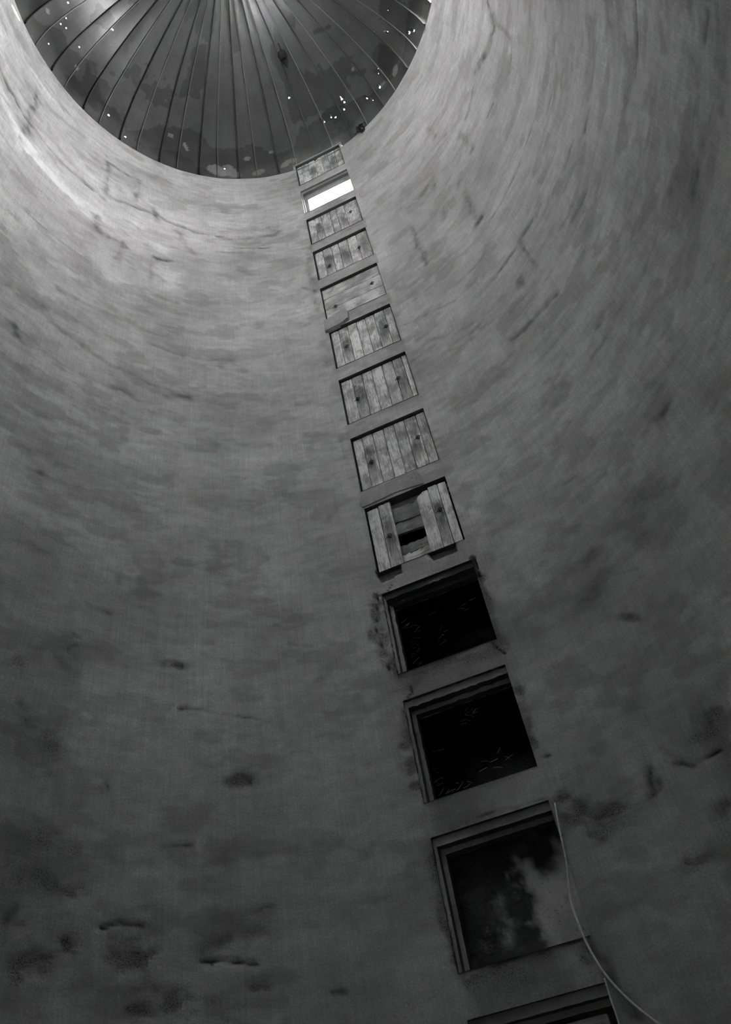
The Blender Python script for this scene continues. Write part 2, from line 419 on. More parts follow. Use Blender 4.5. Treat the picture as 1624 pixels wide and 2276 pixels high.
# left upper wall
D_([(84, 200), (70, 250), (50, 310)], .030, .45); D_([(0, 150), (55, 255), (110, 330), (170, 388), (232, 442)], .022, .45, .006)
D_([(240, 362), (310, 402), (302, 445)], .022, .40); D_([(240, 362), (235, 432)], .022, .40); D_([(235, 432), (330, 470), (420, 512), (520, 532), (610, 522)], .022, .42, .006)
D_([(346, 466), (350, 494)], .022, .4); D_([(392, 515), (408, 540), (426, 562)], .030, .4); D_([(212, 478), (216, 512), (280, 548)], .035, .45); D_([(276, 540), (262, 572)], .045, .35)
D_([(345, 574), (372, 578)], .026, .6, .006); D_([(338, 590), (334, 625)], .014, .35, .003); D_([(520, 550), (612, 548)], .010, .5, .004); D_([(595, 505), (618, 515)], .03, .35)
D_([(100, 180), (128, 215), (142, 250)], .010, .4, .003); D_([(0, 205), (20, 232)], .014, .4, .004); D_([(0, 620), (60, 660), (120, 690)], .03, .28)
D_([(30, 722), (50, 760)], .03, .45); D_([(100, 700), (200, 780), (330, 850), (420, 880)], .022, .28, .005); D_([(180, 830), (300, 880)], .018, .3, .004)
D_([(130, 640), (220, 690), (300, 720)], .02, .22, .004); D_([(280, 730), (400, 790), (520, 800)], .016, .25, .004); D_([(370, 878), (425, 885)], .03, .35); D_([(490, 815), (540, 825)], .02, .28)
D_([(540, 600), (560, 610)], .03, .25); D_([(350, 660), (385, 670)], .035, .3); D_([(400, 500), (412, 508)], .02, .3)
D_([(90, 1052), (102, 1058)], .02, .45, .004); D_([(200, 1345), (250, 1360)], .014, .35, .005)
# stains beside the hatch column
D_([(684, 556), (688, 600), (700, 660), (712, 690)], .04, .38); D_([(676, 640), (702, 650)], .014, .45); D_([(722, 760), (730, 812)], .05, .22); D_([(740, 855), (760, 870)], .04, .3)
D_([(770, 965), (756, 975)], .03, .3)
# pale patches, some repaired, and a paler band on the left
def pale(px, w, amt, brk=.4): stroke(px, w, -amt, 0, brk)
pale([(0, 200), (40, 290), (90, 365), (150, 425), (200, 470)], .12, .35); pale([(370, 600), (385, 635)], .12, .42); pale([(340, 540), (360, 560)], .06, .35)
pale([(0, 60), (10, 140)], .1, .25); pale([(1020, 1130), (1060, 1140)], .04, .25, .8); pale([(1590, 1330), (1624, 1400)], .1, .35)
pale([(1180, 1270), (1190, 1300)], .05, .25); pale([(290, 1905), (320, 1905)], .05, .2); pale([(300, 1945), (350, 1950)], .02, .2)
# lower wall: broken-out and roughened concrete
D_([(44, 1568), (78, 1605), (112, 1640)], .028, .45, .008, rgh=1.2); D_([(400, 1575), (425, 1572)], .012, .5, .006, rgh=1); D_([(425, 1572), (590, 1600)], .007, .4, .004)
D_([(258, 1660), (318, 1672)], .004, .4, .003); D_([(236, 1732), (238, 1752)], .006, .7, .006); D_([(368, 1882), (425, 1876)], .012, .5, .007)
D_([(85, 1860), (160, 1870)], .035, .30, .004, rgh=1); D_([(80, 1950), (150, 1990), (190, 1975)], .03, .28, .004, rgh=1)
D_([(222, 2058), (270, 2048), (325, 2054)], .009, .75, .012, .4); D_([(255, 2095), (325, 2095)], .05, .35, .008, .8, 1.8); D_([(250, 2130), (330, 2135)], .05, .35, .008, .8, 1.8)
D_([(150, 2100), (95, 2130), (40, 2155)], .030, .45, .010, .8, 1.5); D_([(445, 2133), (470, 2138)], .012, .8, .014, .3); D_([(470, 2138), (520, 2136), (572, 2142)], .007, .7, .010, .4)
D_([(565, 2030), (585, 2018), (612, 2012)], .009, .45, .006, rgh=1); D_([(450, 2105), (500, 2085)], .016, .45, .005, rgh=1); D_([(530, 2070), (590, 2075)], .016, .4, .005, rgh=1)
D_([(740, 2206), (778, 2202)], .010, .6, .008); D_([(20, 2050), (40, 2020)], .02, .35, .004); D_([(20, 2230), (35, 2210)], .02, .35, .004); D_([(420, 2240), (500, 2260)], .03, .3, .004, rgh=1)
D_([(150, 1438), (170, 1430)], .012, .45, .006); D_([(130, 1460), (160, 1490)], .03, .25); D_([(620, 1600), (660, 1640)], .03, .2)
D_([(640, 1430), (690, 1436)], .012, .35, .003); D_([(580, 1250), (760, 1180)], .02, .18)
D_([(1440, 1705), (1442, 1725), (1452, 1765)], .013, .75, .014, .5, 1); D_([(1455, 1750), (1448, 1775)], .02, .5, .01, .6, 1)
D_([(1500, 1698), (1545, 1700), (1600, 1668)], .008, .55, .009); D_([(1600, 1560), (1560, 1640)], .04, .35, .006, rgh=1.6); D_([(1470, 1660), (1510, 1690)], .012, .3, .004)
D_([(1290, 1340), (1320, 1310)], .02, .3, .003, rgh=1); D_([(1340, 1370), (1430, 1380)], .02, .25, .003, rgh=1); D_([(1360, 1280), (1420, 1262)], .006, .3, .002); D_([(1210, 1680), (1222, 1678)], .008, .8, .012, .2)
D_([(1250, 1790), (1330, 1830), (1400, 1810)], .05, .20, .005, rgh=1.5); D_([(1260, 1780), (1240, 1860)], .03, .25, .005, rgh=1.5); D_([(1380, 1040), (1400, 1120)], .06, .2, 0); D_([(1330, 1180), (1310, 1240)], .04, .2)
for k in range(22):      # scattered rough scabs over the lower wall
    x = rs.uniform(0, 1624); y = rs.uniform(1250, 2276)
    if abs(x-(845+(y-1320)*.23)) < 230 and x > 700: continue
    l = rs.uniform(10, 60); D_([(x, y), (x+l, y+rs.uniform(-12, 12))], rs.uniform(.010, .035), rs.uniform(.18, .35), .004, .9, 1.2)
for k in range(60):      # short rubbed dashes on the upper wall
    x = rs.choice([rs.uniform(0, 620), rs.uniform(900, 1620)]); y = rs.uniform(300, 1150)
    s0, z0 = wall_at(x, y)
    l = rs.uniform(.05, .3)
    pts = [(s0, z0), (s0+l, z0+rs.uniform(-.02, .02))]
    rg = region(pts, .12); cnt[0] += 7
    if rg is None: continue
    D = seg_dist(S2[rg], Z2[rg], pts, .03, cnt[0]); w = rs.uniform(.006, .022)
    kk = np.exp(-(D/w)**2)*np.clip(0.5+3*fbm(S2[rg]*12, Z2[rg]*20, cnt[0], 3), 0, 1)
    tone[rg] *= 1-rs.uniform(.15, .38)*kk; disp[rg] -= .003*kk
# chipped notches under the broken hatch and ragged edges of the open recesses
def notch(px, depth):
    pts = [wall_at(*p) for p in px]; rg = region(pts, .05)
    S = S2[rg]+0.010*fbm(S2[rg]*30, Z2[rg]*30, 77, 2); Z = Z2[rg]+0.010*fbm(S2[rg]*30, Z2[rg]*30, 87, 2)
    m = polymask(S, Z, pts); disp[rg] = np.where(m, depth*-1, disp[rg]); rough[rg] = np.where(m, 1.5, rough[rg])
notch([(833, 1270), (888, 1250), (896, 1272), (845, 1295)], .07)
notch([(948, 1215), (1008, 1195), (1014, 1226), (960, 1246)], .07)
notch([(1046, 1236), (1052, 1236), (1066, 1282), (1056, 1285)], .05)
def rim_rough(px, w): stroke(px, w, .12, .008, .5, 2.0)
rim_rough([(842, 1325), (840, 1400), (870, 1490)], .028); rim_rough([(1070, 1290), (1105, 1420)], .02); rim_rough([(905, 1500), (1000, 1465), (1105, 1430)], .030)
rim_rough([(900, 1575), (905, 1680), (935, 1780)], .02); rim_rough([(1148, 1520), (1190, 1660)], .016); rim_rough([(960, 1880), (985, 2020), (1010, 2140)], .014)
rim_rough([(1040, 2170), (1150, 2140), (1300, 2095)], .03)
D_([(870, 1300), (858, 1318), (838, 1322), (838, 1370), (836, 1400), (850, 1440)], .004, .9, .010, .1); D_([(1094, 1430), (1118, 1450)], .006, .9, .014, .1)
D_([(912, 1528), (914, 1540), (895, 1558)], .008, .9, .014, .1); D_([(864, 1470), (864, 1490)], .006, .9, .012, .2); D_([(1035, 1205), (1050, 1202)], .006, .3, .006)
D_([(1298, 2095), (1330, 2140), (1375, 2200), (1420, 2260)], .020, .55, .012, .3); D_([(1280, 2080), (1200, 2110), (1100, 2140)], .018, .4, .006, .8, 1.5)
D_([(1262, 1990), (1285, 2035), (1305, 2085)], .008, .6, .008, .5)
D_([(1000, 1840), (1100, 1805), (1215, 1775)], .006, .6, .006, .5)

# the cement ledges between the upper hatches are a darker mix
for i_, k_ in ((1, .9), (2, .72), (3, .72), (4, .74), (5, .85), (6, .9), (7, .92)):
    zt_ = Z_TOP-i_*PITCH-HATCH_H
    tone *= np.where((np.abs(S2) < HALF+.02+.03*fbm(S2*5, Z2*9, 900+i_, 2)) & (Z2 < zt_+.003) & (Z2 > zt_-(PITCH-HATCH_H)-.003), k_, 1.0)
# quiet the wall right at the hatch edges so the openings stay square
edge = np.ones_like(S2)
disp *= np.where((np.abs(S2) < HALF+0.004), 0.5, 1.0)
disp = np.clip(disp, -0.08, 0.03)
for nm in (): pass
Rr = R-disp
X2 = Rr*np.sin(A2); Y2 = Rr*np.cos(A2)
flat = np.abs(A2) <= A_HALF+1e-6
X2 = np.where(flat, S2*XK, X2); Y2 = np.where(flat, YP-disp, Y2)
verts = np.stack([X2, Y2, Z2], -1).reshape(-1, 3)
# opening cells
DZ0, DZ1 = 0.45, 0.9
vmid = 0.5*(zs[:-1]+zs[1:]); amid = 0.5*(az_l+np.roll(az_l, -1)); amid[-1] = az_l[-1]+0.5*((az_l[0]+2*math.pi)-az_l[-1])
open_cell = np.zeros((NZ-1, NA), bool)
for i in range(13):
    zt = Z_TOP-i*PITCH
    open_cell |= ((vmid < zt)[:, None] & (vmid > zt-HATCH_H)[:, None] & (np.abs(amid) < A_HALF)[None, :])
DW = 0.30
doorway = False & ((vmid < DZ1)[:, None] & (vmid > DZ0)[:, None] & (np.abs(amid-DOOR_AZ) < DW/R)[None, :])
open_cell |= doorway
I, J = np.where(~open_cell); J2 = (J+1) % NA
quads = np.stack([I*NA+J, I*NA+J2, (I+1)*NA+J2, (I+1)*NA+J], -1)
mesh = bpy.data.meshes.new('wall_round')
mesh.vertices.add(len(verts)); mesh.vertices.foreach_set('co', verts.astype(np.float32).ravel())
mesh.loops.add(quads.size); mesh.loops.foreach_set('vertex_index', quads.astype(np.int32).ravel())
mesh.polygons.add(len(quads)); mesh.polygons.foreach_set('loop_start', np.arange(0, quads.size, 4, dtype=np.int32))
mesh.polygons.foreach_set('loop_total', np.full(len(quads), 4, np.int32)) if bpy.app.version < (4, 1, 0) else None
mesh.update(calc_edges=True); mesh.validate()
a = mesh.attributes.new('tone', 'FLOAT', 'POINT'); a.data.foreach_set('value', tone.astype(np.float32).ravel())
a = mesh.attributes.new('rough', 'FLOAT', 'POINT'); a.data.foreach_set('value', np.clip(rough, 0, 3).astype(np.float32).ravel())
uvl = mesh.uv_layers.new(name='UVMap'); vi = np.empty(len(mesh.loops), np.int32); mesh.loops.foreach_get('vertex_index', vi)
uvs = np.stack([S2.ravel()[vi], Z2.ravel()[vi]], -1).astype(np.float32); uvl.data.foreach_set('uv', uvs.ravel())
mesh.polygons.foreach_set('use_smooth', np.ones(len(mesh.polygons), bool)); mesh.materials.append(M_WALL)
wall = bpy.data.objects.new('wall_round', mesh); link(wall); tag(wall, kind='structure')

# outer face of the wall, with the same openings, and the flat top of the wall
IN1, IN2 = 0.015, 0.022; T1, T2 = 0.04, 0.025
INS = IN1+IN2; INT = T1+T2
def shell():
    ra = R+WALL; RE = math.asin((HALF-.012)/ra); azs = sorted(set([round(v, 6) for v in np.radians(np.arange(-180, 180, 4)) if abs(v) > 0.2 and abs(v-DOOR_AZ) > 0.25 and abs(v+2*math.pi-DOOR_AZ) > 0.25] +
        [-(HALF-INS)/R, RE, -A_HALF-0.02, A_HALF+0.02, DOOR_AZ-DW/R, DOOR_AZ+DW/R-2*math.pi]))
    zl = {0.0, DZ0, DZ1, Z_RIM}
    for i in range(13): zl |= {Z_TOP-i*PITCH-(INT if i != 1 else -.12), Z_TOP-i*PITCH-HATCH_H+0.005}
    zl = sorted(q for q in zl if q <= Z_RIM+1e-6); n = len(azs); v = []; f = []
    for zz in zl:
        for q in azs: v.append((ra*math.sin(q), ra*math.cos(q), zz))
    for i in range(len(zl)-1):
        for j in range(n):
            a0 = azs[j]; a1 = azs[(j+1) % n]+(2*math.pi if j == n-1 else 0); am = (a0+a1)/2; zm = (zl[i]+zl[i+1])/2
            op = -(HALF-INS)/R < am < RE and any(Z_TOP-k*PITCH-HATCH_H < zm < Z_TOP-k*PITCH-(INT if k != 1 else -.12) for k in range(13))
            op |= False and (abs(am-DOOR_AZ) < DW/R or abs(am+2*math.pi-DOOR_AZ) < DW/R)
            if not op: f.append((i*n+j, (i+1)*n+j, (i+1)*n+(j+1) % n, i*n+(j+1) % n))
    # wall head
    k = len(v); m = 180
    for q in range(m):
        t = 2*math.pi*q/m; v += [(R*math.sin(t), R*math.cos(t), Z_RIM), (ra*math.sin(t), ra*math.cos(t), Z_RIM)]
    for q in range(m):
        p = (q+1) % m; f.append((k+2*q, k+2*q+1, k+2*p+1, k+2*p))
    return v, f
v, f = shell(); tag(mesh_obj('wall_outer', v, f, M_RECESS), kind='structure')

# ------------------------------------------------------------------ stepped recess round every hatch opening
def recess(i, jag=0.0, seed=0, last=WALL):
    """rings (half width, top, bottom, radius) walked from the wall face outwards; one mesh"""
    zt = Z_TOP-i*PITCH; zb = zt-HATCH_H; rnd = random.Random(seed)
    IN2, T2 = (0.04, 0.12) if i == 1 else (0.022, 0.025); INS = IN1+IN2; INT = T1+T2
    d0 = 0.066 if i in (0, 2, 3, 4, 5, 6, 7, 8) else 0.016
    d1 = 0.050 if i == 1 else max(0.066, d0+.016)
    rings = [(HALF, zt, zb, R-0.004), (HALF, zt, zb, R+d0), (HALF-IN1, zt-T1, zb, R+d0+.002), (HALF-IN1, zt-T1, zb+.003, R+d1),
             (HALF-INS, zt-INT, zb+.004, R+d1+.002), (HALF-INS, zt-INT, zb+.005, R+last)]
    N = 22; v = []; f = []
    for ri, (hw, t, b, r) in enumerate(rings):
        j = jag if 0 < ri else 0
        for k in range(N): v.append(cyl(-hw+(HALF-.0008*ri+hw)*k/N, t+rnd.uniform(-j, j), r))
        for k in range(N): v.append(cyl(HALF-.0008*ri, t+(b-t)*k/N, r))
        for k in range(N): v.append(cyl(HALF-.0008*ri-(HALF-.0008*ri+hw)*k/N, b, r))
        for k in range(N): v.append(cyl(-hw+rnd.uniform(-j, j)*.5, b+(t-b)*k/N, r))
    M = 4*N
    for a_ in range(len(rings)-1):
        for k in range(M): f.append((a_*M+k, (a_+1)*M+k, (a_+1)*M+(k+1) % M, a_*M+(k+1) % M))
    name = 'window_1' if i == 1 else 'trim_%d' % (i+1)
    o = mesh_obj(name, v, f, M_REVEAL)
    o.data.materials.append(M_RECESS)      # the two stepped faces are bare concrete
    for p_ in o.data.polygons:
        if p_.index//M in (1, 3) and not (i == 9 and p_.index % M < N): p_.material_index = 1  # one opening keeps its top steps in the painted shade colour
    tag(o, kind='structure'); return o
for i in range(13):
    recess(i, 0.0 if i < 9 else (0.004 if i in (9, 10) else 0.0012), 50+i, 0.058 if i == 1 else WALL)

# concrete chute outside the wall behind the openings, closed on top below the daylight opening
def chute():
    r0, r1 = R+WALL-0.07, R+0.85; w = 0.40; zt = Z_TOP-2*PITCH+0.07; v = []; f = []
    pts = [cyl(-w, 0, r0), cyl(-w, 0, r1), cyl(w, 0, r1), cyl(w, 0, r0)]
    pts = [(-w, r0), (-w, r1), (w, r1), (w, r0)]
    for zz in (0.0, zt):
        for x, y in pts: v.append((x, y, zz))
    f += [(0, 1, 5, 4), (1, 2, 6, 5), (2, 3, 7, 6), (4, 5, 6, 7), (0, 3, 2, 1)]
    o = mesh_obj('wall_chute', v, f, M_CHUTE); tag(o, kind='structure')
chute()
# rough slabs closing the two lowest openings from behind
def back_slab(i, depth, mat, name):
    zt = Z_TOP-i*PITCH; n = 40; v = []; f = []; rs_ = np.random.RandomState(i)
    for a_ in range(n+1):
        for b_ in range(n+1):
            s = -HALF+2*HALF*a_/n; zz = zt-HATCH_H*1.0*b_/n
            nz = float(fbm(np.array([s*9.0+5*i]), np.array([zz*9.0]), 91, 4)[0])
            v.append(cyl(s, zz, R+depth-0.03*nz))
    for a_ in range(n):
        for b_ in range(n): f.append((a_*(n+1)+b_, (a_+1)*(n+1)+b_, (a_+1)*(n+1)+b_+1, a_*(n+1)+b_+1))
    k = len(v)
    for s, zz in ((-HALF, zt), (HALF, zt), (HALF, zt-HATCH_H), (-HALF, zt-HATCH_H)): v.append(cyl(s, zz, R+depth+0.06))
    f.append((k, k+3, k+2, k+1))
    o = mesh_obj(name, v, f, mat, smooth=True)
    tn_ = []       # shadow painted into the tone over the slab's left half and top
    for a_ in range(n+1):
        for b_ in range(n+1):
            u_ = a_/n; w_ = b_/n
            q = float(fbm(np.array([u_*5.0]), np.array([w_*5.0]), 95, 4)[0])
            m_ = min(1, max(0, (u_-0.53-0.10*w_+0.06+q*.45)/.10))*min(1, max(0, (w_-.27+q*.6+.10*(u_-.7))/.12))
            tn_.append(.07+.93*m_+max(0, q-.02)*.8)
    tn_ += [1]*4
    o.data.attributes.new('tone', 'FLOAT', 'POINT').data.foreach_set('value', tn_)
    return tag(o, kind='structure')
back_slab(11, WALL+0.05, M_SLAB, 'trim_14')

# lintel head of the topmost hatch where it rises above the wall rim
bm = bmesh.new()
hz_ = Z_TOP+0.022
w = HALF+0.03; pr = []
for s in np.linspace(-w, w, 13):
    pr.append([bm.verts.new(cyl(s, zz, r)) for zz, r in ((Z_TOP+0.001, R-0.012), (hz_, R-0.012), (hz_, R+WALL), (Z_TOP+0.001, R+WALL))])
for p0, p1 in zip(pr, pr[1:]):
    for k in range(4): bm.faces.new((p0[k], p0[(k+1) % 4], p1[(k+1) % 4], p1[k]))
bm.faces.new(pr[0][::-1]); bm.faces.new(pr[-1])
for sg in (-1, 1):     # cheeks standing beside the opening above the rim
    q = [[bm.verts.new(cyl(sg*(HALF+dx), zz, r)) for zz, r in ((Z_RIM-.01, R-0.004), (Z_TOP+.002, R-0.004), (Z_TOP+.002, R+WALL), (Z_RIM-.01, R+WALL))] for dx in (0.0, 0.03)]
    for k in range(4): bm.faces.new((q[0][k], q[0][(k+1) % 4], q[1][(k+1) % 4], q[1][k]))
    bm.faces.new(q[0][::-1]); bm.faces.new(q[1])
bmesh.ops.recalc_face_normals(bm, faces=bm.faces)
tag(bm_obj('trim_15', bm, M_MORTAR), kind='structure')

# floor
bm = bmesh.new(); bmesh.ops.create_circle(bm, cap_ends=True, radius=R+WALL, segments=96)
tag(bm_obj('floor', bm, M_FLOOR), kind='structure')
# ground outside
bm = bmesh.new(); bmesh.ops.create_circle(bm, cap_ends=True, radius=40, segments=64); 
bmesh.ops.translate(bm, vec=(0, 0, -0.05), verts=bm.verts)
tag(bm_obj('ground', bm, flat_mat('dry_earth', 0.25, 0.95)), kind='structure')
# ------------------------------------------------------------------ dome of lapped steel gores
maj = [-100.7, -88.2, -75.9, -63.4, -50.7, -38.3, -25.7, -13.0, -0.5, 12.5, 25.6, 38.1]
minr = [-95.1, -82.9, -70.4, -57.9, -45.3, -32.7, -20.2, -7.2, 5.6, 18.4, 31.1, 43.6]
st = (360-138.8)/18
for k in range(1, 18): maj.append(38.1+st*k); minr.append(38.1+st*k+5.5)
dome = empty('ceiling', (0, 0, Z_RIM)); tag(dome, kind='structure')
EL_TOP = math.radians(86)
def zbase(az):
    az = (az+math.pi) % (2*math.pi)-math.pi
    return math.asin((Z_TOP+0.03-Z_RIM)/(R*KD)) if abs(az) < A_HALF+0.014 else 0.0
holes_px = [(152, 6, 1), (148, 40, .9), (136, 53, .9), (148, 62, .9), (109, 97, .6), (177, 104, .9), (251, 66, 1), (242, 255, 1.2), (279, 303, 1.1), (499, 374, .9),
    (642, 217, 1.0), (720, 271, 1.0), (736, 260, 1.0), (745, 260, 1.1), (764, 243, 1.0), (759, 220, 1.3), (765, 226, 1.2), (815, 218, 1.4), (828, 222, .4), (843, 194, 1.3),
    (860, 72, 1.3), (909, 73, 1.3), (919, 68, 1.3), (830, 70, .25), (839, 152, .25), (861, 23, .3), (917, 31, .25), (840, 163, .3)]
holes = [(dome_at(x, y), 0.0100*s) for x, y, s in holes_px]
# peeled / stained areas of the sheets: (pixels, radius, tone)
patches = [([(478, 375), (490, 382)], .10, 1.75), ([(505, 372), (522, 388)], .07, 1.45), ([(570, 385), (578, 380)], .055, 1.7), ([(630, 368), (640, 358), (652, 355)], .045, 1.7),
    ([(549, 352)], .04, 1.35), ([(601, 338)], .03, 1.4), ([(410, 318), (416, 332)], .022, 1.5), ([(876, 152), (878, 162)], .045, 1.8), ([(848, 188), (852, 184)], .03, 1.6), ([(380, 300)], .04, 1.25),
    ([(172, 150)], .03, 1.5), ([(784, 153)], .025, 1.4), ([(107, 24)], .03, 1.6), ([(860, 10), (900, 45), (925, 20)], .16, .62), ([(842, 120), (870, 140)], .12, .72), ([(700, 70), (730, 60)], .03, .6)]
patches = [([dome_at(*p) for p in px], w, t) for px, w, t in patches]
def dome_tone(az, el):
    s = az*R; h = el*R; t = np.ones_like(s)
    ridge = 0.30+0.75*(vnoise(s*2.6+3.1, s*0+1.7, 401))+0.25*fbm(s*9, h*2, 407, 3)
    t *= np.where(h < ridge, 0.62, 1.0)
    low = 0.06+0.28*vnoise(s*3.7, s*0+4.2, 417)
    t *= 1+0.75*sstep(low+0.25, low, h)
    blot = fbm(s*2.4, h*1.6, 431, 4); t *= np.where(blot > 0.10, 0.66, 1.0); t *= 1+0.3*fbm(s*1.2, h*1.0, 441, 3)
    for pts, w, k in patches:
        if len(pts) == 1: pts = pts*2
        D = np.full_like(s, 9.0)
        for (a0, e0), (a1, e1) in zip(pts, pts[1:]):
            s0, h0, s1, h1 = a0*R, e0*R, a1*R, e1*R; cs = np.cos(el)
            L = (s1-s0)**2+(h1-h0)**2+1e-9; q = np.clip(((s-s0)*(s1-s0)+(h-h0)*(h1-h0))/L, 0, 1)
            D = np.minimum(D, np.hypot((s-s0-q*(s1-s0))*cs, h-h0-q*(h1-h0)))
        D = D+w*0.6*fbm(s*25, h*25, 451, 3)
        t = np.where(D < w, np.where(k > 1, 0.5+k*1.3, t*k), t)
    return t
def make_gore(a0, a1, vis):
    na = max(3, int((a1-a0)*R/0.016)) if vis else 8; ne = 190 if vis else 60
    azs = np.linspace(a0, a1, na+1); v = []; f = []; AZs = []; ELs = []
    for e_i in range(ne+1):
        for k, q in enumerate(azs):
            b = zbase(q); e = b+(EL_TOP-b)*e_i/ne
            bow = 0.0025*math.sin(math.pi*k/na)
            v.append(dome_pt(q, e, -bow+0.008)); AZs.append(q); ELs.append(e)
    n = na+1
    for e_i in range(ne):
        for k in range(na):
            em = EL_TOP*(e_i+.5)/ne; am = (azs[k]+azs[k+1])/2; dm = (am-ADDED_VENT_AZ+math.pi) % (2*math.pi)-math.pi
            if abs(dm) < ADDED_VENT_DA and abs(em-ADDED_VENT_EL) < ADDED_VENT_DE: continue  # cut-out for the added roof opening
            f.append((e_i*n+k, (e_i+1)*n+k, (e_i+1)*n+k+1, e_i*n+k+1))
    v = [(p[0], p[1], p[2]-Z_RIM) for p in v]
    return v, f, np.array(AZs), np.array(ELs)
bounds = sorted([(x, 1) for x in maj]+[(x, 0) for x in minr])
mod_tmp = []
for bi, (b0, kd) in enumerate(bounds):
    b1 = bounds[(bi+1) % len(bounds)][0]+(360 if bi == len(bounds)-1 else 0)
    a0, a1 = math.radians(b0), math.radians(b1)
    vis = -118 < b0 < 75
    v, f, AZs, ELs = make_gore(a0, a1, vis)
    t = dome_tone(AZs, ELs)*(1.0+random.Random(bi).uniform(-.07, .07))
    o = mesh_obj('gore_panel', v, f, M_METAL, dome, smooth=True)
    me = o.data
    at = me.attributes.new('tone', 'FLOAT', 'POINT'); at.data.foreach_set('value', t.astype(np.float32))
    ul = me.uv_layers.new(name='UVMap'); vi = np.empty(len(me.loops), np.int32); me.loops.foreach_get('vertex_index', vi)
    ul.data.foreach_set('uv', np.stack([AZs[vi]*R, ELs[vi]*R], -1).astype(np.float32).ravel())
    hs = [h for h in holes if a0 < h[0][0] < a1]
    if hs:      # rust holes punched right through the sheet
        cb = bmesh.new()
        for (ha, he), hr in hs:
            p = Vector(dome_pt(ha, he)); p.z -= Z_RIM; nrm = Vector((p.x, p.y, p.z/KD/KD)).normalized()
            g = bmesh.ops.create_cone(cb, cap_ends=True, segments=9, radius1=hr, radius2=hr, depth=0.08)['verts']
            for q in g:
                k = random.Random(int(q.co.x*1e5)+int(q.co.y*1e5)*7).uniform(.75, 1.15); q.co.x *= k; q.co.y *= k
            bmesh.ops.rotate(cb, cent=(0, 0, 0), matrix=nrm.to_track_quat('Z', 'Y').to_matrix(), verts=g)
            bmesh.ops.translate(cb, vec=p, verts=g)
        cut = bm_obj('hole_cutter', cb, None); cut.location = (0, 0, Z_RIM)
        mod_tmp.append((o, cut))
        md = o.modifiers.new('holes', 'BOOLEAN'); md.operation = 'DIFFERENCE'; md.object = cut; md.solver = 'FAST'
bpy.context.view_layer.update()
dg = bpy.context.evaluated_depsgraph_get()
for o, cut in mod_tmp:
    nm = bpy.data.meshes.new_from_object(o.evaluated_get(dg), preserve_all_data_layers=True, depsgraph=dg)
    o.modifiers.clear(); o.data = nm
    bb = bmesh.new(); bb.from_mesh(nm); bad = []
    for fc in bb.faces:
        c_ = fc.calc_center_median(); off_ = math.sqrt(c_.x**2+c_.y**2+(c_.z/KD)**2)-R
        if abs(off_) > 0.013: bad.append(fc)
    bmesh.ops.delete(bb, geom=bad, context='FACES'); bb.to_mesh(nm); bb.free()
for o, cut in mod_tmp: bpy.data.objects.remove(cut)

# unseen plates added beside the roof opening to keep the sun out
bm = bmesh.new()
for q_ in (ADDED_VENT_AZ-ADDED_VENT_DA, ADDED_VENT_AZ+ADDED_VENT_DA):
    c0 = [Vector(dome_pt(q_, e_, r_))-Vector((0, 0, Z_RIM)) for e_, r_ in ((ADDED_VENT_EL-ADDED_VENT_DE, .0), (ADDED_VENT_EL+ADDED_VENT_DE, .0), (ADDED_VENT_EL+ADDED_VENT_DE, .55), (ADDED_VENT_EL-ADDED_VENT_DE, .55))]
    tn = Vector((math.cos(q_), -math.sin(q_), 0))*.003
    lo = [bm.verts.new(p_-tn) for p_ in c0]; hi = [bm.verts.new(p_+tn) for p_ in c0]
    bm.faces.new(lo); bm.faces.new(hi[::-1])
    for k in range(4): bm.faces.new((lo[k], hi[k], hi[(k+1) % 4], lo[(k+1) % 4]))
bmesh.ops.recalc_face_normals(bm, faces=bm.faces)
bm_obj('added_sun_shield', bm, M_SEAML, dome)

def seam(az_deg, wide, deep, mat, name):
    az = math.radians(az_deg); n = 60; bm = bmesh.new(); prev = None
    b = zbase(az); rnd = random.Random(int(az_deg*10))
    tan = Vector((math.cos(az), -math.sin(az), 0))
    wob = [0.0]
    for k in range(n+1):
        e = b+(math.radians(85.5)-b)*k/n
        wob.append(wob[-1]*0.93+rnd.uniform(-.0012, .0012))
        wv = wide*(1 if math.cos(e) > 0.25 else math.cos(e)/0.25)
        ring = []
        for sx, dr in ((-.5, 0.012), (-.5, -deep*.7), (-.3, -deep), (.3, -deep), (.5, -deep*.7), (.5, 0.012)):
            p = Vector(dome_pt(az, e, dr))+tan*(sx*wv+wob[-1]); p.z -= Z_RIM; ring.append(bm.verts.new(p))
        if prev:
            for q in range(5): bm.faces.new((prev[q], prev[q+1], ring[q+1], ring[q]))
        prev = ring
    o = bm_obj(name, bm, mat, dome)
    return o
for x in maj:
    if abs(math.radians(x)-ADDED_VENT_AZ) < ADDED_VENT_DA: continue
    seam(x, 0.012, 0.026, M_SEAM, 'rib')
for x in minr:
    if abs(math.radians(x)-ADDED_VENT_AZ) < ADDED_VENT_DA: continue
    seam(x, 0.010, 0.010, M_SEAML, 'lap_seam')
# crown cap
bm = bmesh.new(); bmesh.ops.create_circle(bm, cap_ends=True, radius=0.26, segments=32)
cap = bm_obj('crown_cap', bm, M_METAL, dome, loc=(0, 0, R*KD*math.sin(math.radians(84.5))))
at = cap.data.attributes.new('tone', 'FLOAT', 'POINT'); at.data.foreach_set('value', np.ones(len(cap.data.vertices), np.float32))

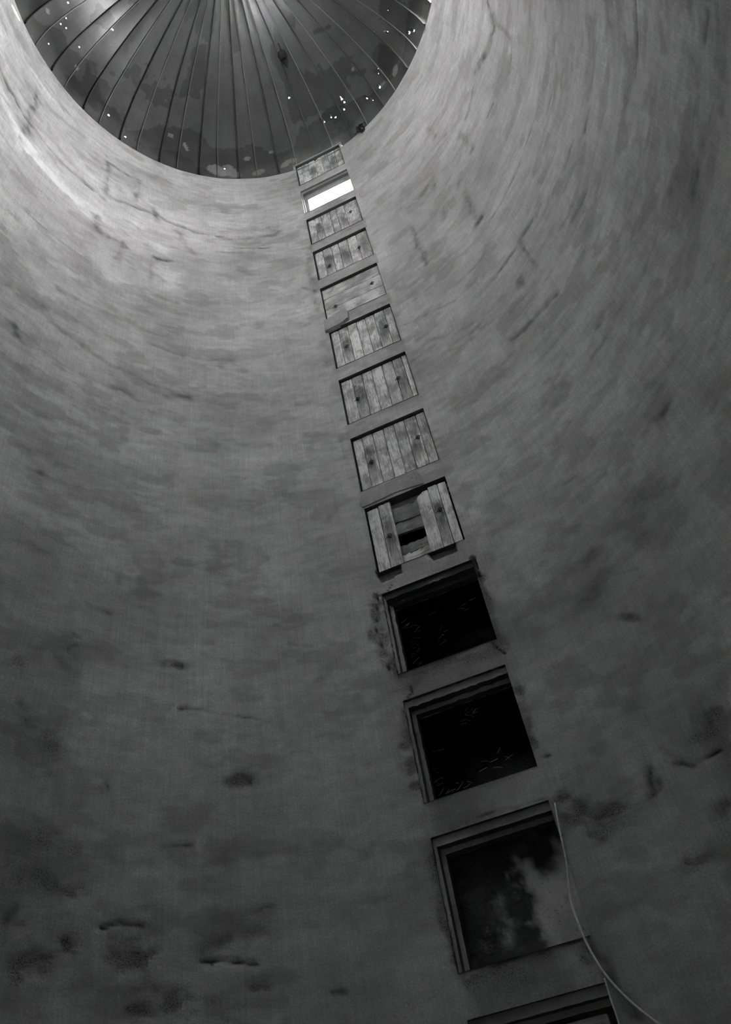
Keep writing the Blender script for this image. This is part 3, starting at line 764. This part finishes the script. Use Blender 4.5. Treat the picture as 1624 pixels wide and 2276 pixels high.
# ------------------------------------------------------------------ hatches
def plank_bm(w, h, t, seed, chop=0.0):
    r = random.Random(seed); bm = bmesh.new()
    n = 8; cols = [-w/2+w*k/n for k in range(n+1)]
    jt = [h/2-abs(r.gauss(0, .002))-(chop*max(0, 1-k/(n*.6))) for k in range(n+1)]; jb = [-h/2+abs(r.gauss(0, .002)) for k in range(n+1)]
    m = 6; fr = []; bk = []
    for j in range(m+1):
        fr.append([bm.verts.new((cols[k], -t/2+(0.0022 if k in (0, n) else r.uniform(-.0006, .0006)), jb[k]+(jt[k]-jb[k])*j/m)) for k in range(n+1)])
        bk.append([bm.verts.new((cols[k], t/2, jb[k]+(jt[k]-jb[k])*j/m)) for k in range(n+1)])
    for j in range(m):
        for k in range(n):
            bm.faces.new((fr[j][k], fr[j][k+1], fr[j+1][k+1], fr[j+1][k])); bm.faces.new((bk[j][k], bk[j+1][k], bk[j+1][k+1], bk[j][k+1]))
        bm.faces.new((fr[j][0], fr[j+1][0], bk[j+1][0], bk[j][0])); bm.faces.new((fr[j][n], bk[j][n], bk[j+1][n], fr[j+1][n]))
    for k in range(n):
        bm.faces.new((fr[m][k], fr[m][k+1], bk[m][k+1], bk[m][k])); bm.faces.new((fr[0][k], bk[0][k], bk[0][k+1], fr[0][k+1]))
    return bm
def bolt_bm(seed):
    r = random.Random(seed); bm = bmesh.new()
    g = bmesh.ops.create_cone(bm, cap_ends=True, segments=14, radius1=.006, radius2=.008, depth=.014)['verts']
    bmesh.ops.rotate(bm, cent=(0, 0, 0), matrix=Matrix.Rotation(math.pi/2, 3, 'X'), verts=g)
    pts = [(.015*math.cos(a), -.008-.005*math.sin(a*2), .018*math.sin(a)) for a in [math.radians(d) for d in range(-140, 150, 20)]]
    tube(bm, pts, .0028, 6)
    tube(bm, [(-.026, -.006, -.010), (0, -.010, 0.002), (.024, -.006, .012)], .0026, 6)
    return bm
def place_arc(o, s, dz, yoff):
    """local placement on the curved hatch whose empty stands at (0, R, bottom)"""
    o.location = (s*XK, yoff, dz)
FRONT = 0.022      # how far the board faces sit behind the wall face
def hatch(i, fr, label, stained=(), bolts=(), gap=0.007, tops=None, skip=(), setback=None, bottom_gap=0.004, chops={}):
    zt = Z_TOP-i*PITCH; zb = zt-HATCH_H; h = HATCH_H-gap-bottom_gap; sb = FRONT if setback is None else setback
    root = empty('wooden_hatch', (0, YP, zb)); tag(root, label, 'hatch', 'wooden silo hatches')
    W0 = -HALF+gap*.8; W = 2*(HALF-gap*.8)
    for k, (f0, f1) in enumerate(zip(fr, fr[1:])):
        if k in skip: continue
        t = 0.022; rr = random.Random(i*31+k); w = (f1-f0)*W-0.0048
        hh = h-(tops[k] if tops else 0)-rr.uniform(0, .003)
        ps = bm_obj('plank', plank_bm(w, hh, t, i*100+k, chops.get(k, 0)), M_WOODS if k in stained else M_WOOD, root)
        place_arc(ps, W0+W*(f0+f1)/2, bottom_gap+hh/2, sb+t/2+rr.uniform(0, .0022))
    if not skip:
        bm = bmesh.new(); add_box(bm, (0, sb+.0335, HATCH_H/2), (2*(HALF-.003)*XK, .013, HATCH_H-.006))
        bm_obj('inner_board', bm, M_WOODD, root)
    for (s, dz) in bolts:
        b_ = bm_obj('bolt', bolt_bm(i), M_IRON, root); place_arc(b_, s, dz, sb-.003)
    return root
E7 = [0, .13, .28, .43, .575, .72, .88, 1]
H0 = hatch(0, [0, .10, .26, .41, .56, .71, .86, 1], 'topmost wooden hatch, mottled boards with a broken top edge, right under the domed roof', stained=(2, 5), chops={3: .05})
H2 = hatch(2, [0, .14, .27, .45, .58, .74, 1], 'scuffed plank hatch directly below the bright daylight opening', stained=(1, 4), bolts=[(.19, .33)])
H3 = hatch(3, [0, .16, .32, .46, .63, .80, 1], 'plank hatch second below the bright opening, just above the hatch of horizontal boards', stained=(1, 3, 5), bolts=[(-.16, .2), (.17, .28)])
H5 = hatch(5, E7, 'scratched plank hatch below the horizontal-board hatch, a mortar slab over its top left corner', stained=(1, 5), bolts=[(-.17, .27), (.20, .30)])
H6 = hatch(6, [0, .17, .32, .47, .63, .79, .93, 1], 'closed plank hatch with slanting scratches and two bolt clips, third above the broken hatch', stained=(1, 5), bolts=[(-.178, .27), (.175, .31)])
H7 = hatch(7, E7, 'closed plank hatch directly above the broken hatch, largest complete one', stained=(1, 5), bolts=[(-.18, .27), (.19, .32)])
H6['label'] = 'closed plank hatch with slanting scratches and two bolt clips, second above the broken hatch'
# hatch made of horizontal boards
root = empty('wooden_hatch', (0, YP, Z_TOP-4*PITCH-HATCH_H)); tag(root, 'hatch of coarse horizontal boards, the only one without upright planks', 'hatch', 'wooden silo hatches')
for k, (f0, f1) in enumerate(((0, .36), (.36, .70), (.70, 1))):
    hgt = (HATCH_H-.012)*(f1-f0)-.003; bm = bmesh.new(); n = 16; rr = random.Random(k)
    pr = []
    for q in range(n+1):
        s = -HALF+.006+(2*HALF-.012)*q/n; a_ = s/R
        pr.append([bm.verts.new((s*XK, FRONT+dy_, zz)) for dy_, zz in
                  ((0, -hgt/2+.003), (0, hgt/2-.003), (.003, hgt/2), (.022, hgt/2), (.022, -hgt/2), (.003, -hgt/2))])
    for p0, p1 in zip(pr, pr[1:]):
        for q in range(6): bm.faces.new((p0[q], p0[(q+1) % 6], p1[(q+1) % 6], p1[q]))
    bm.faces.new(pr[0][::-1]); bm.faces.new(pr[-1])
    bm_obj('plank', bm, M_WOODH, root, loc=(0, 0, .005+(HATCH_H-.012)*(f0+f1)/2))
for s, dz in ((-.19, .2), (.19, .3)):
    b_ = bm_obj('bolt', bolt_bm(4), M_IRON, root); place_arc(b_, s, dz, FRONT-.003)
# broken hatch
H8 = hatch(8, [0, .145, .30, .62, .775, .895, 1], 'broken hatch missing its middle planks, dark gap and inner boards showing', stained=(1, 4),
           bolts=[(-.165, .26), (.195, .31)], skip=(2,), tops=[.012, .004, 0, .035, .018, .022], chops={3: .035}, setback=0.004, gap=.012)
def cross(z0, z1, yo, mat, x0=-.25, x1=.25, tilt=0.0, seed=1):
    bm = bmesh.new(); r = random.Random(seed); n = 26; pr = []
    for q in range(n+1):
        s = x0+(x1-x0)*q/n; a_ = s/R; dt = tilt*s
        e0 = z0+r.uniform(-.004, .004)+dt; e1 = z1+r.uniform(-.007, .005)+dt
        pr.append([bm.verts.new((s*XK, yo+dy_, zz)) for dy_, zz in ((0, e0), (0, e1), (.022, e1), (.022, e0))])
    for p0, p1 in zip(pr, pr[1:]):
        for q in range(4): bm.faces.new((p0[q], p0[(q+1) % 4], p1[(q+1) % 4], p1[q]))
    bm.faces.new(pr[0][::-1]); bm.faces.new(pr[-1])
    return bm_obj('cross_board', bm, mat, H8)
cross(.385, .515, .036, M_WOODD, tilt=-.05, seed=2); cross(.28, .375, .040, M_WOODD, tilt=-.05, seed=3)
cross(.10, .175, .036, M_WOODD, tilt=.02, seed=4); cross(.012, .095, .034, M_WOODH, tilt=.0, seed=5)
# lowest hatch, closed, deep in its frame
root = empty('wooden_hatch', (0, YP, Z_TOP-12*PITCH-HATCH_H)); tag(root, 'pale closed hatch at the bottom edge, deep in its stepped frame beside the cable', 'hatch', 'wooden silo hatches')
bm = bmesh.new(); add_box(bm, (0, .095, HATCH_H/2-.03), (.50, .03, HATCH_H-.10), .012)
bm_obj('panel', bm, M_BACK, root)
bm = bmesh.new(); add_box(bm, (0, .072, HATCH_H-.105), (.50, .02, .035), .005)
bm_obj('top_rail', bm, M_WOODH, root)

# ------------------------------------------------------------------ mortar slabs lying over the ledges
def slab(px, r_in, r_out, name, label, seed=0):
    pts = [wall_at(*p) for p in px]; r = random.Random(seed); P = []
    for (s0, z0), (s1, z1) in zip(pts, pts[1:]+pts[:1]):
        for k in range(6):
            t = k/6; P.append((s0+(s1-s0)*t+r.uniform(-.0015, .0015), z0+(z1-z0)*t+r.uniform(-.0015, .0015)))
    bm = bmesh.new(); cs = sum(p[0] for p in P)/len(P); cz = sum(p[1] for p in P)/len(P)
    a_ = [bm.verts.new(cyl(cs+(s-cs)*.985, cz+(z_-cz)*.96, r_in)) for s, z_ in P]
    m_ = [bm.verts.new(cyl(s, z_, r_in+.002)) for s, z_ in P]; b_ = [bm.verts.new(cyl(s, z_, r_out)) for s, z_ in P]
    n = len(P)
    for A_, B_ in ((a_, m_), (m_, b_)):
        for k in range(n): bm.faces.new((A_[k], A_[(k+1) % n], B_[(k+1) % n], B_[k]))
    bm.faces.new(a_[::-1]); bm.faces.new(b_)
    bmesh.ops.recalc_face_normals(bm, faces=bm.faces); bmesh.ops.triangulate(bm, faces=[f_ for f_ in bm.faces if len(f_.verts) > 4])
    o = bm_obj(name, bm, M_MORTAR); tag(o, label, 'mortar slab', 'mortar slabs on the ledges'); return o
slab([(724, 741), (721, 718), (733, 712), (768, 689), (775, 697), (776, 710), (762, 722)], R-.030, R+.012, 'mortar_slab', 'small wedge of mortar below the left end of the horizontal-board hatch', 3)
slab([(800, 1124), (802, 1098), (850, 1080), (884, 1063), (922, 1048), (934, 1055), (943, 1075), (880, 1096), (806, 1130)], R-.012, R+.010, 'mortar_slab', 'long mortar slab with a cracked right end above the broken hatch', 4)

# ------------------------------------------------------------------ cable and second wire
def wire(px, rad, off, name, label, mat, cat):
    pts = []
    for p in px:
        s, z_ = wall_at(*p); pts.append(cyl(s, z_, R-off))
    bm = bmesh.new(); tube(bm, catmull(pts, 6), rad, 8); o = bm_obj(name, bm, mat, smooth=True); return tag(o, label, cat)
wire([(1236, 1788), (1247, 1850), (1258, 1905), (1262, 1935), (1266, 1970), (1270, 2006), (1282, 2042), (1301, 2090), (1325, 2135), (1350, 2170), (1388, 2212), (1425, 2245), (1460, 2272), (1500, 2300)],
     .0046, .018, 'cable', 'thin pale cable hanging down beside the two lowest openings', M_WIRE, 'cable')
wire([(1346, 2176), (1352, 2195), (1362, 2228), (1372, 2256), (1382, 2290)], .0040, .018, 'cord', 'short cord dangling from the frame corner of the lowest closed hatch', M_WIRE, 'cord')

# ------------------------------------------------------------------ wire tangle on the rim and dark clump on a roof rib
s, z_ = wall_at(802, 279); rr = random.Random(9); bm = bmesh.new()
c = Vector(cyl(s, min(z_, Z_RIM-.02), R-.035)); tn = Vector((math.cos(s/R), -math.sin(s/R), 0)); rd = Vector((math.sin(s/R), math.cos(s/R), 0))
for k in range(8):
    pts = []
    ph = rr.uniform(0, 6.28); ax = rr.uniform(.02, .05); bz = rr.uniform(.03, .075); o_ = (rr.uniform(-.02, .02), rr.uniform(-.05, .05))
    for q in range(9):
        t = ph+q*rr.uniform(.5, .7)
        pts.append(c+tn*(o_[0]+ax*math.cos(t))+Vector((0, 0, o_[1]+bz*math.sin(t)))+rd*rr.uniform(-.02, .03))
    tube(bm, catmull(pts, 3), .0045, 5)
tube(bm, catmull([c+tn*-.02+Vector((0, 0, -.02)), c+tn*-.05+Vector((0, 0, .06)), c+tn*-.07+Vector((0, 0, -.03)), c+tn*-.11+Vector((0, 0, -.01))], 4), .004, 5)
g = bmesh.ops.create_icosphere(bm, subdivisions=2, radius=.028)['verts']
for q in g: q.co *= rr.uniform(.8, 1.15)
bmesh.ops.translate(bm, vec=c+Vector((0, 0, -.075))+tn*.005, verts=g)
tag(bm_obj('wire_tangle', bm, M_DARK), 'small dark tangle of wire hooked on the wall rim under the roof', 'wire tangle')
az, el = dome_at(631, 128); p = Vector(dome_pt(az, el, -.075)); bm = bmesh.new()
g = bmesh.ops.create_icosphere(bm, subdivisions=3, radius=.056)['verts']
for q in g:
    q.co *= 1+.12*math.sin(q.co.x*90+1)*math.cos(q.co.y*80)+rr.uniform(-.03, .03)
    q.co += Vector((0, 0, 0))
bmesh.ops.translate(bm, vec=p, verts=g)
tail = [Vector(dome_pt(*dome_at(x, y), -.035)) for x, y in ((634, 138), (637, 145), (640, 153))]
tube(bm, tail, [.035, .018, .007], 8)
tail = [Vector(dome_pt(*dome_at(x, y), -.035)) for x, y in ((630, 122), (625, 112), (619, 98))]
tube(bm, tail, [.02, .008, .006], 6)
tag(bm_obj('nest', bm, M_DARK, smooth=True), 'round black clump stuck on a rib of the domed roof', 'nest')

# ------------------------------------------------------------------ straw caught in the open recesses
def straw(i, n, label, seed, spots):
    r = random.Random(seed); bm = bmesh.new(); zb = Z_TOP-i*PITCH-HATCH_H
    for k in range(n):
        s0, s1, z0, z1 = r.choice(spots); s = r.uniform(s0, s1); z_ = zb+r.uniform(z0, z1); ra = R+WALL+r.uniform(-.03, .05)
        L = r.uniform(.015, .055); a_ = r.uniform(-.9, .5); bend = r.uniform(-.4, .4); pts = []
        for q in range(4):
            t = q/3; pts.append(cyl(s+L*t*math.cos(a_+bend*t), z_+L*t*math.sin(a_+bend*t), ra-.01*t))
        tube(bm, pts, r.uniform(.0003, .0007), 4)
    o = bm_obj('straw', bm, M_STRAW); tag(o, label, 'straw', None, 'stuff')
straw(9, 40, 'sparse pale straw wisps caught in the upper open hatch opening', 1, [(-.25, -.17, .03, .45), (-.25, -.17, .03, .45), (-.06, 0, .15, .4), (.1, .2, .25, .5)])
straw(10, 40, 'sparse pale straw wisps caught in the lower open hatch opening', 2, [(-.25, -.17, .02, .35), (-.05, .04, .42, .50), (-.2, 0, .02, .12), (0, .2, .1, .22)])
